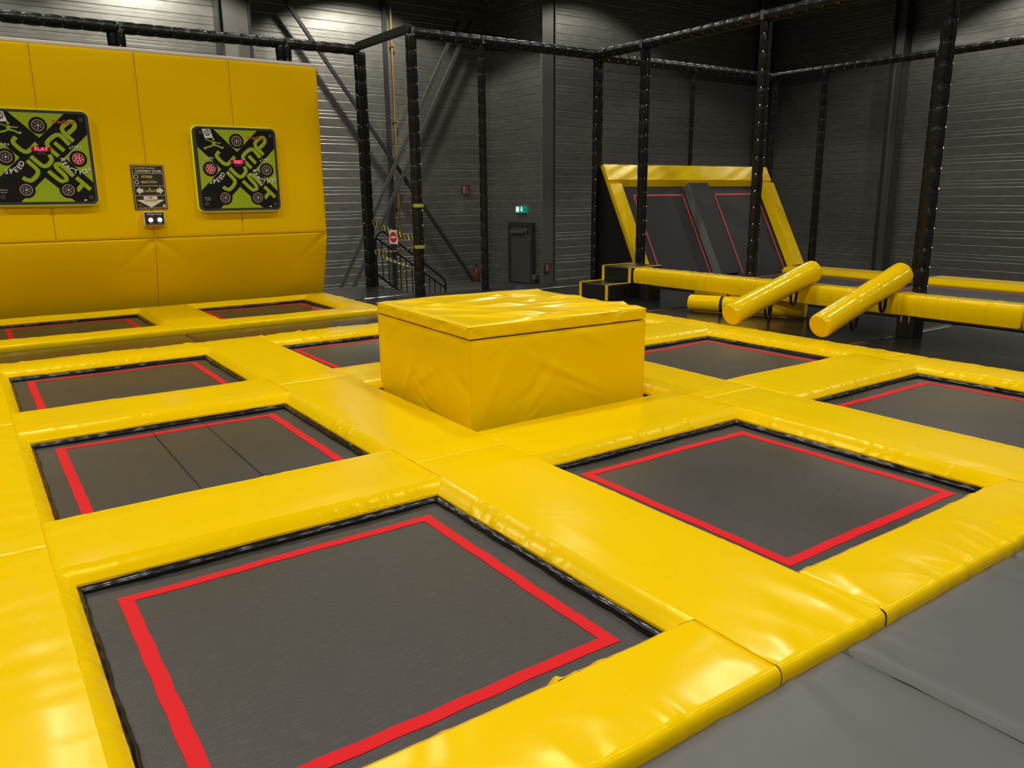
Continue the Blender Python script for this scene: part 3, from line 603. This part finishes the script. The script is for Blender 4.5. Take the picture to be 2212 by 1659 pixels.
def roller(label, a, b, r=.135, straps=(), gl=m_yelg):
    a, b = Vector(a), Vector(b); L = (b-a).length; d = (b-a).normalized(); o = root('foam_roller', a-Vector((0, 0, r)), label, 'roller', 'yellow foam rollers')
    pts, rs = [], []
    for t, f in ((0, .90), (.008, .97), (.02, 1), (.5, 1), (.98, 1), (.992, .97), (1, .90)): pts.append(a+(b-a)*t); rs.append(r*f)
    N_ = 60; pts2, rs2 = [pts[0], pts[1]], [rs[0], rs[1]]
    for k in range(N_+1): t = .02+.96*k/N_; pts2.append(a+(b-a)*t); rs2.append(r*(1+.004*math.sin(k*.7)+(-.012 if k in (24, 30, 37) else 0)))
    pts2 += pts[5:]; rs2 += rs[5:]
    mb = MB(); mb.tube(pts2, rs2, 40); mb.build('cover', gl, o, smooth=50)
    for (t, dr, ln) in straps:   # hanging webbing loop: t along, dr outward direction
        c = a+d*L*t; dr = Vector(dr).normalized(); q = c+dr*(r*.97); s1 = q-d*.0+dr*0; n = 16; ring = []
        for k in range(n+1):
            an = math.pi*(-.5+k/n*1.0)*1.0; u_ = abs(math.sin(math.pi*k/n)); sgn = -math.cos(math.pi*k/n)
            ring.append(q+d*(.05*sgn)+Vector((0, 0, -1))*(ln*u_**.8)+dr*(.02*u_))
        mb = MB(); wv = dr.cross(Vector((0, 0, 1))).cross(dr); sd = Vector((0, 1, 0))*.02 if abs(dr.y) < .7 else Vector((.02, 0, 0))
        P = np.array([[tuple(p-sd), tuple(p+sd)] for p in ring]); mb.grid(P); P3 = P.copy(); P3[:, :, 2] -= .004; mb.grid(P3)
        mb.build('strap', m_strap, o, smooth=50)
    return o
roller('shiny yellow foam roller leaning on the beam, the left one nearer the box', R1A, R1B, straps=((.42, (0, -.3, -1), .13), (.72, (0, -.35, -1), .13)))
roller('shiny yellow foam roller leaning on the beam, the right one nearer the picture edge', R2A, R2B, straps=((.38, (0, -.3, -1), .13), (.72, (0, -.35, -1), .13)))
ly = roller('yellow foam roller lying on the black mats in front of the beam, partly in shadow', (7.95, 5.43, .15), (8.57, 4.0, .15), r=.112, gl=m_yel)
mb = MB()
def band(a, b, t, r=.115, w=.02):
    a, b = Vector(a), Vector(b); d = (b-a).normalized(); c = a+(b-a)*t; m_ = MB(); m_.tube([c-d*w, c+d*w], r, 24, cap=False); return m_
band((7.95, 5.43, .15), (8.57, 4.0, .15), .30).build('strap', m_strap, ly, smooth=50); band((7.95, 5.43, .15), (8.57, 4.0, .15), .72).build('strap', m_strap, ly, smooth=50)
l2 = roller('yellow foam roller lying behind the front one, under the balance beam', (8.93, 6.15, .165), (9.14, 4.75, .165), r=.13, gl=m_yel)
band((8.93, 6.15, .165), (9.14, 4.75, .165), .42, .133).build('strap', m_strap, l2, smooth=50)
# ------------------------------------------------------------------ yellow wall with game boards
yw = root('padded_yellow_wall', (2, 10.5, -.06), 'tall yellow padded wall with a kicked-in lower panel behind the rear trampolines', 'wall')
xs_ = [-1.8, -.5, .76, 2.005, 3.275, 4.62]; WY = 10.27
for a, b in zip(xs_[:-1], xs_[1:]):
    n = 30; X, Z = np.meshgrid(np.concatenate([[a+.002, a+.005, a+.014], np.linspace(a+.04, b-.04, n), [b-.014, b-.005, b-.002]]), np.concatenate([[1.085, 1.09, 1.1], np.linspace(1.13, 3.56, 50), [3.59, 3.60]]), indexing='ij')
    e = np.minimum(np.minimum(X-a, b-X), np.minimum(Z-1.083, 3.605-Z)); Y = WY+.016*np.clip(1-e/.03, 0, 1)**2+.002*np.sin(X*6+Z*4)*np.sin(Z*3)
    mb = MB(); mb.grid(np.dstack([X, Y, Z])); mb.box(a+.004, b-.004, WY+.016, WY+.07, 1.087, 3.598); mb.build('upper_panel', m_yelw, yw, smooth=50)
def lowp(z):  # y of lower panel front
    t = max(0, (1.075-z)/1.075); return WY+.0+.34*t**1.25
for a, b in ((-1.8, -.62), (-.62, 2.01), (2.01, 4.62)):
    zs = np.concatenate([np.linspace(.04, 1.02, 40), [1.045, 1.062, 1.072, 1.078]]); X, Z = np.meshgrid(np.concatenate([[a+.002, a+.008, a+.02], np.linspace(a+.05, b-.05, 60), [b-.02, b-.008, b-.002]]), zs, indexing='ij')
    Y = np.vectorize(lowp)(Z)+.012*np.clip(1-(1.078-Z)/.012, 0, 1)**2+.012*np.clip(1-np.minimum(X-a, b-X)/.02, 0, 1)**2
    for cx, sg in ((a, 1), (b, -1)):
        p = (X-cx)*sg; q = 1.075-Z; Y += .03*np.exp(-((p-q*1.15)/.06)**2)*np.exp(-(p+q)/.35)*np.clip(p/.03, 0, 1)*np.clip(q/.02, 0, 1)
    mb = MB(); mb.grid(np.dstack([X, Y, Z])); mb.prism([(a+.002, lowp(.04)+.012, .04), (a+.002, lowp(.5)+.012, .5), (a+.002, lowp(1.07)+.014, 1.078), (a+.002, 10.75, 1.078), (a+.002, 10.75, .04)], (b-a-.004, 0, 0)); mb.build('lower_panel', m_yelw, yw, smooth=50)
mb = MB(); mb.box(-1.8, 4.58, 10.29, 10.36, 3.602, 3.655); mb.build('top_trim', m_cream, yw, bevel=.015)
mb = MB(); mb.box(-1.8, 4.61, 10.34, 10.42, 1.08, 3.6); mb.box(-1.8, 4.6, 10.75, 10.8, -.06, 1.1); mb.build('backing_board', m_steel, yw)
def onb(O, u, v, h=0): return (O[0]+u, O[1]-h, O[2]+v)
def stroke(O, pts, w, h=.003):
    """rounded polyline ribbon on a board"""
    pts = [Vector(p) for p in pts]
    for _ in range(2):
        q = [pts[0]]
        for a, b in zip(pts[:-1], pts[1:]): q += [a.lerp(b, .25), a.lerp(b, .75)]
        q[1] = q[1]; pts = q+[pts[-1]]
    Lf, Rt = [], []
    for i, p in enumerate(pts):
        d = (pts[min(i+1, len(pts)-1)]-pts[max(i-1, 0)]).normalized(); n = Vector((-d.y, d.x))*w/2; Lf.append(p+n); Rt.append(p-n)
    return np.array([[onb(O, *a, h), onb(O, *b, h)] for a, b in zip(Lf, Rt)])
def textmesh(body, size):
    c = bpy.data.curves.new('t', 'FONT'); c.body = body; c.size = size; c.align_x = 'CENTER'; c.align_y = 'CENTER'; c.resolution_u = 3; o = bpy.data.objects.new('t', c); COL.objects.link(o)
    bpy.context.view_layer.update(); me = bpy.data.meshes.new_from_object(o.evaluated_get(bpy.context.evaluated_depsgraph_get())); V = [tuple(v.co) for v in me.vertices]; Fc = [tuple(p.vertices) for p in me.polygons]
    bpy.data.objects.remove(o); bpy.data.curves.remove(c); return V, Fc
def text(mb, O, body, u, v, size, ang=0, h=.004, sx=1, bold=0):
    V, Fc = textmesh(body, size); ca, sa = math.cos(ang), math.sin(ang)
    for off in ([(0, 0)] if not bold else [(0, 0), (bold, 0), (0, bold), (bold, bold)]):
        mb.add([onb(O, u+(x*sx+off[0])*ca-(y+off[1])*sa, v+(x*sx+off[0])*sa+(y+off[1])*ca, h+(off[0]+off[1])*.02) for x, y, _ in V], Fc)
def arctext(mb, O, body, cu, cv, rad, a0, a1, size, flip=1, **k):
    n = len(body)
    for i, ch in enumerate(body):
        a = lerp(a0, a1, i/(n-1)); text(mb, O, ch, cu+rad*math.cos(a), cv+rad*math.sin(a), size, a+flip*math.pi/2, **k)
def disc(O, u, v, r, h, n=28): 
    return [onb(O, u+r*math.cos(2*math.pi*k/n), v+r*math.sin(2*math.pi*k/n), h) for k in range(n)]
def ringmb(O, u, v, r0, r1, h):
    n = 28; a, b = disc(O, u, v, r0, h, n), disc(O, u, v, r1, h, n); m_ = MB(); m_.add(a+b, [(k, (k+1) % n, n+(k+1) % n, n+k) for k in range(n)]); return m_
def gameboard(label, ox, oz, lit, msg):
    O = (ox, 10.19, oz); r = root('interactive_game_board', (ox+.56, 10.25, oz), label, 'game board', 'interactive game boards on the yellow wall')
    def rrect(u0, u1, v0, v1, rad, h):
        P = []
        for cu, cv, a0 in ((u1-rad, v1-rad, 0), (u0+rad, v1-rad, 90), (u0+rad, v0+rad, 180), (u1-rad, v0+rad, 270)):
            for k in range(7): a = math.radians(a0+15*k); P.append(onb(O, cu+rad*math.cos(a), cv+rad*math.sin(a), h))
        return P
    mb = MB(); mb.prism(rrect(-.045, 1.165, -.01, 1.195, .08, 0), (0, .075, 0)); mb.build('frame', m_boardf, r, bevel=.008)
    mb = MB(); mb.prism(rrect(-.052, 1.172, -.016, 1.203, .083, -.062), (0, .02, 0)); mb.build('painted_glow_edge', m_greenb, r)  # edge trim, its reflected brightness put in as emission
    mb = MB(); mb.prism(rrect(.0, 1.125, .03, 1.155, .045, .004), (0, .006, 0)); mb.build('panel', m_board, r)
    for P in ([(.25, 1.155), (.561, .844), (.88, 1.155)], [(0, .906), (0, .29), (.308, .593)], [(1.125, .90), (.82, .60), (1.125, .28)], [(.25, .03), (.88, .03), (.563, .34)]):
        mb = MB(); mb.prism([onb(O, *p, .0055) for p in P], (0, .003, 0)); mb.build('green_panel', m_green, r)
    mb = MB()
    for P in ([(.302, .847), (.265, .809), (.257, .772), (.345, .677), (.39, .661), (.43, .678), (.521, .776)], [(.385, .556), (.482, .451), (.496, .413), (.475, .37), (.422, .315), (.386, .298), (.349, .311), (.309, .341)],
              [(.433, .611), (.534, .502), (.576, .481), (.621, .502), (.665, .554), (.669, .592), (.646, .635)], [(.754, .614), (.668, .700), (.635, .76), (.649, .804), (.738, .878), (.783, .891), (.817, .875), (.9, .766)], 
              [(.953, .81), (.807, .959), (.916, 1.051), (.966, 1.066), (.995, 1.032), (.986, .981), (.894, .902)], [(.61, .425), (.727, .305), (.774, .283), (.812, .313), (.803, .365), (.71, .468), (.7, .503), (.733, .52), (.767, .512), (.897, .361)],
              [(.927, .343), (1.082, .184)]): mb.grid(stroke(O, P, .052, .0075))
    mb.grid(stroke(O, [(.985, .243), (.916, .169)], .052, .0078)); mb.grid(stroke(O, [(.727, .79), (.827, .684)], .05, .0079))
    mb.build('green_lettering', m_green, r)
    fx, fz = .235, .985
    mb = MB()
    for P, wd in (([(fx, fz-.0), (fx-.0, fz-.06)], .045), ([(fx-.02, fz-.055), (fx-.06, fz-.075), (.13, fz-.08), (.108, .875), (.09, .90)], .022), ([(fx+.01, fz-.055), (fx+.06, fz-.06), (.33, fz-.085), (.355, .89), (.365, .915)], .022), ([(fx-.01, fz-.01), (.17, fz+.01), (.12, fz+.03)], .014), ([(fx+.01, fz-.01), (.29, fz-.02), (.34, fz-.02)], .014)): mb.grid(stroke(O, P, wd, .0075+wd*.02))
    mb.add(disc(O, fx, fz+.03, .018, .0075, 14), [tuple(range(14))]); mb.build('jumping_figure', m_green, r)
    mb = MB(); mb.prism([onb(O, *p, .0075) for p in ((.085, 1.155), (.2, 1.155), (.233, 1.035), (.116, 1.027))], (0, .002, 0)); mb.build('white_label', m_white, r)
    ring = ringmb(O, .157, 1.105, .032, .042, .009); ring.grid(stroke(O, [(.15, 1.075), (.15, 1.115), (.165, 1.125), (.17, 1.11)], .008, .009)); ring.grid(stroke(O, [(.168, 1.075), (.168, 1.10)], .008, .009)); ring.build('logo', m_board, r)
    for k, (u, v) in enumerate(((.565, .999), (.153, .598), (.981, .586), (.328, .185), (.814, .18))):
        mb = MB(); mb.prism(disc(O, u, v, .105, .010), (0, .008, 0)); bt = mb.build('target_button', m_board, r, smooth=30)
        on = (k == lit); mb = MB(); mb.prism(disc(O, u, v, .070, .013), (0, .004, 0)); mb.build('lens', m_redbtn if on else m_dgrey, bt)
        ringmb(O, u, v, .066, .074, .0145).build('ring', m_pink, bt); mb = MB()
        if on:
            for q in range(16):
                a = q*2.4; rr = .055*math.sqrt((q+.5)/16); mb.add(disc(O, u+rr*math.cos(a), v+rr*math.sin(a), .006, .0145, 8), [tuple(range(8))])
        else:
            mb.add(disc(O, u+.003, v, .008, .0145, 8), [tuple(range(8))])
            for q in range(6): a = q*1.047+.4; mb.add(disc(O, u+.036*math.cos(a), v+.036*math.sin(a), .0035, .0145, 8), [tuple(range(8))])
        mb.build('led', m_dotr if on else m_dot, bt)
    for (u, v) in ((.055, 1.106), (1.076, 1.09), (.058, .098), (1.078, .083)):
        mb = MB(); mb.prism(disc(O, u, v, .03, .009), (0, .005, 0)); mb.build('corner_stud', m_boardf, r)
    mb = MB(); mb.prism([onb(O, *p, .011) for p in ((.452, .672), (.676, .672), (.676, .728), (.452, .728))], (0, .005, 0)); dsp = mb.build('led_display', m_ledbg, r)
    mb = MB(); text(mb, O, msg, .564, .698, .062, 0, .0135, sx=1.1, bold=.002); mb.build('led_text', m_led, dsp)
    mb = MB(); mb.prism([onb(O, *p, .010) for p in ((.51, .632), (.56, .632), (.56, .664), (.51, .664))], (0, .003, 0)); mb.prism([onb(O, *p, .010) for p in ((.567, .632), (.615, .632), (.615, .664), (.567, .664))], (0, .003, 0)); mb.build('sensor', m_dgrey, r)
    mb = MB(); arctext(mb, O, 'SPEED', .153, .598, .19, math.radians(-95), math.radians(-27), .085, h=.012, bold=.004); mb.build('speed_lettering', m_white, r); mb = MB(); arctext(mb, O, 'REACTION', .981, .60, .19, math.radians(-172), math.radians(-58), .08, h=.012, bold=.004); mb.build('reaction_lettering', m_white, r); mb = MB()
    arctext(mb, O, 'START', .153, .60, .15, math.radians(118), math.radians(72), .042, flip=-1, h=.012, bold=.002); mb.build('start_lettering', m_white, r); mb = MB(); arctext(mb, O, 'START', .981, .59, .15, math.radians(122), math.radians(72), .042, flip=-1, h=.012, bold=.002); mb.build('start_lettering', m_white, r); mb = MB()
    text(mb, O, 'Fitting for', .075, .185, .024, 0, .012); text(mb, O, 'schools', .075, .155, .024, 0, .012); mb.build('small_lettering', m_white, r); mb = MB(); mb.box(O[0]+.985, O[0]+1.02, O[1]-.012, O[1]-.008, O[2]+.038, O[2]+.055); mb.build('white_mark', m_white, r)
    mb = MB(); text(mb, O, 'FreeStyle', .86, 1.05, .07, 0, .012, sx=1.0, bold=.001); mb.build('red_lettering', m_org, r)
    return r
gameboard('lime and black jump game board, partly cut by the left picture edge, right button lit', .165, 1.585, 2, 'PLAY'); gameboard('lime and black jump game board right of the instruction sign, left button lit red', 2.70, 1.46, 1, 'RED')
sg = root('instruction_sign', (2.005, 10.27, 1.495), 'dark instruction sign with cream French lettering and arrows between the game boards', 'sign')
SO = (1.79, 10.262, 1.50)
mb = MB(); mb.box(1.787, 2.222, 10.255, 10.268, 1.495, 2.105); mb.build('plate', m_signk, sg)
mb = MB()
for u0, u1, v0, v1 in ((.012, .42, .592, .597), (.012, .42, .008, .013), (.012, .017, .008, .597), (.415, .42, .008, .597), (.017, .415, .487, .492), (.017, .415, .315, .320), (.017, .415, .182, .187)): mb.box(SO[0]+u0, SO[0]+u1, 10.251, 10.256, SO[2]+v0, SO[2]+v1)
text(mb, SO, 'COMMENT JOUER', .225, .518, .043, 0, .010, sx=.98, bold=.0018); text(mb, SO, '- - - - - - - - - -', .25, .405, .018, 0, .010); text(mb, SO, '- - - - - - - - - - -', .25, .335, .018, 0, .010)
def arrow(u, v, s): return [onb(SO, *p, .009) for p in ((u, v), (u+s*.055, v+.052), (u+s*.055, v+.025), (u+s*.095, v+.025), (u+s*.095, v-.025), (u+s*.055, v-.025), (u+s*.055, v-.052))]
mb.prism(arrow(.035, .252, 1), (0, .003, 0)); mb.prism(arrow(.40, .252, -1), (0, .003, 0))
mb.prism([onb(SO, *p, .009) for p in ((.215, .018), (.03, .125), (.125, .125), (.125, .175), (.305, .175), (.305, .125), (.40, .125))], (0, .003, 0)); mb.build('cream_lettering', m_signw, sg)
mb = MB(); text(mb, SO, 'CardioWall FreeStyle:', .175, .562, .032, 0, .010, bold=.001); mb.build('title_lettering', m_signy, sg); mb = MB(); text(mb, SO, 'VITESSE', .195, .440, .044, 0, .010, bold=.002); text(mb, SO, 'REACTION', .218, .368, .042, 0, .010, bold=.002); mb.build('mode_lettering', m_signy, sg); mb = MB(); text(mb, SO, '1-JOUEUR', .215, .245, .036, 0, .010, bold=.0015)
mb.add(disc(SO, .215, .283, .009, .010, 10), [tuple(range(10))]); mb.add([onb(SO, *p, .010) for p in ((.2, .262), (.23, .262), (.215, .28))], [(0, 1, 2)]); mb.build('player_lettering', m_signy, sg); mb = MB(); mb.add(disc(SO, .385, .04, .02, .010, 16), [tuple(range(16))]); mb.build('round_mark', m_signy, sg); mb = MB(); text(mb, SO, 'SCORE', .06, .05, .016, 0, .010); mb.build('small_lettering', m_signy, sg)
mb = MB(); text(mb, SO, '2-JOUEURS', .215, .115, .036, 0, .013); mb.add(disc(SO, .205, .158, .008, .013, 10), [tuple(range(10))]); mb.add(disc(SO, .225, .158, .008, .013, 10), [tuple(range(10))]); mb.build('dark_lettering', m_signk, sg)
ringmb(SO, .055, .44, .022, .029, .010).build('speed_icon', m_signw, sg); ringmb(SO, .058, .368, .020, .028, .010).build('timer_icon', m_signw, sg)
cb = root('control_box', (2.01, 10.27, 1.26), 'small control box with two lit white buttons below the instruction sign', 'control box')
mb = MB(); mb.box(1.872, 2.150, 10.175, 10.27, 1.266, 1.462); mb.build('housing', m_cream, cb, bevel=.01); mb = MB(); mb.box(1.885, 2.138, 10.168, 10.176, 1.280, 1.450); mb.build('face_plate', m_signk, cb)
KO = (1.872, 10.17, 1.266); mb = MB(); text(mb, KO, '2-Player Mode', .140, .158, .034, 0, .004, bold=.001); text(mb, KO, 'Speed', .09, .035, .018, 0, .004); text(mb, KO, 'Reaction', .20, .035, .018, 0, .004); mb.build('lettering', m_signw, cb)
for u in (.085, .205): mb = MB(); mb.prism(disc(KO, u, .08, .03, .012), (0, .012, 0)); mb.build('button', m_lit, cb)
# ------------------------------------------------------------------ stair railing and barrier tape
sr = root('stair_railing', (6.9, 11.8, -1.4), 'black metal stair railing going down beyond the taped-off opening', 'railing')
def zr(x, z0=.99, x0=6.37, sl_=-.765): return z0+(x-x0)*sl_
mb = MB(); mb.tube([(6.19, 11.8, -1.4), (6.19, 11.8, .80), (6.21, 11.8, .90), (6.27, 11.8, .97), (6.35, 11.8, .99), (6.45, 11.8, .93), (7.62, 11.8, .03), (7.68, 11.8, -.03), (7.70, 11.8, -.10), (7.70, 11.8, -1.4)], .022, 8); mb.build('handrail', m_rail, sr, smooth=50)
mb = MB(); mb.tube([(6.19, 11.8, .93-.05), (7.70, 11.8, -.20)], .016, 8); mb.build('upper_bar', m_rail, sr, smooth=50)
mb = MB(); mb.tube([(6.19, 11.8, .18), (7.70, 11.8, -.97)], .02, 8); mb.build('lower_bar', m_rail, sr, smooth=50)
for k in range(11):
    x = 6.32+k*.126; zt_ = lerp(.88, -.20, (x-6.19)/1.51); zb_ = lerp(.18, -.97, (x-6.19)/1.51); mb = MB(); mb.tube([(x, 11.8, zb_), (x, 11.8, zt_)], .010, 6); mb.build('baluster', m_rail, sr)
mb = MB()
for k in range(7): mb.box(6.0+k*.26, 6.26+k*.26, 11.85, 13.0, -.25-k*.19, -.21-k*.19)
tag(mb.build('stair_treads', m_steel), 'dark steel stair treads behind the railing', 'stairs')
def ribbon(label, pts, w=.075, tw=0, name='barrier_tape'):
    pts = [Vector(p) for p in pts]; mb = MB(); n = 30; P = []; tot = 0; us = []
    for k in range(n+1):
        t = k/n*(len(pts)-1); i = min(int(t), len(pts)-2); p = pts[i].lerp(pts[i+1], t-i); p.z -= .04*math.sin(math.pi*k/n); a = tw*k/n+.25*math.sin(k*.9); sd = Vector((math.sin(a)*.7, 0, math.cos(a)))*w/2
        P.append([tuple(p-sd), tuple(p+sd)]); us.append(k/n*sum((b-a).length for a, b in zip(pts[:-1], pts[1:])))
    P = np.array(P); lo = P.reshape(-1, 3).min(0); org = Vector((P[0][0][0], P[0][0][1], lo[2])); me = bpy.data.meshes.new(name)
    me.from_pydata([tuple(Vector(q)-org) for q in P.reshape(-1, 3)], [], [(2*i, 2*i+2, 2*i+3, 2*i+1) for i in range(n)]); ul = me.uv_layers.new(name='UVMap')
    for pl in me.polygons:
        for li in pl.loop_indices: vi = me.loops[li].vertex_index; ul.data[li].uv = (us[vi//2]*7, (vi % 2)*.45)
    me.materials.append(m_tape); o = bpy.data.objects.new(name, me); COL.objects.link(o); sm = o.modifiers.new('thickness', 'SOLIDIFY'); sm.thickness = .002; place(o, org, None); return tag(o, label, 'tape', 'black and yellow barrier tapes')
ribbon('upper black and yellow barrier tape across the stair opening, carrying the no-entry sign', [(5.87, 11.25, 1.20), (5.93, 9.40, .92)])
ribbon('thin barrier tape rising from the left padded post back to the right one', [(5.87, 11.22, .67), (5.97, 9.40, .84)], .04, tw=3)
ribbon('lower black and yellow barrier tape sloping down behind the right padded post', [(5.87, 11.22, .66), (5.95, 9.50, .44)], .055, tw=2)
m_lime = mat('plain_lime_tape', (.42, .48, .05), .5)
for z, l in ((.80, 'lower lime wrap of barrier tape around the right padded post'), (1.46, 'upper lime wrap of barrier tape around the right padded post')):
    mb = MB(); mb.tube([(5.875, 9.47, z), (5.875, 9.47, z+.055)], .10, 14, cap=False); tag(mb.build('tape_wrap', m_lime), l, 'tape', 'tape wraps on the post')
ne = root('no_entry_sign', (5.86, 10.40, .83), 'white card with red no-entry symbol hanging on the barrier tape', 'sign')
mb = MB(); mb.box(-.10, .10, -.004, .004, 0, .235, Matrix.Translation((5.88, 10.40, .83)) @ Matrix.Rotation(math.radians(-70), 4, 'Z')); mb.build('card', m_white, ne)
Mr = Matrix.Translation((5.88, 10.40, .83)) @ Matrix.Rotation(math.radians(-70), 4, 'Z')
mb = MB(); mb.add([tuple(Mr @ Vector((.082*math.cos(a), -.006, .117+.092*math.sin(a)))) for a in (2*math.pi*k/28 for k in range(28))], [tuple(range(28))]); mb.build('red_disc', mat('sign_bright_red', (.6, .015, .02), .5), ne)
mb = MB(); mb.add([tuple(Mr @ Vector(q)) for q in ((-.055, -.008, .100), (.055, -.008, .100), (.055, -.008, .132), (-.055, -.008, .132))], [(0, 1, 2, 3)]); mb.build('white_bar', m_white, ne)
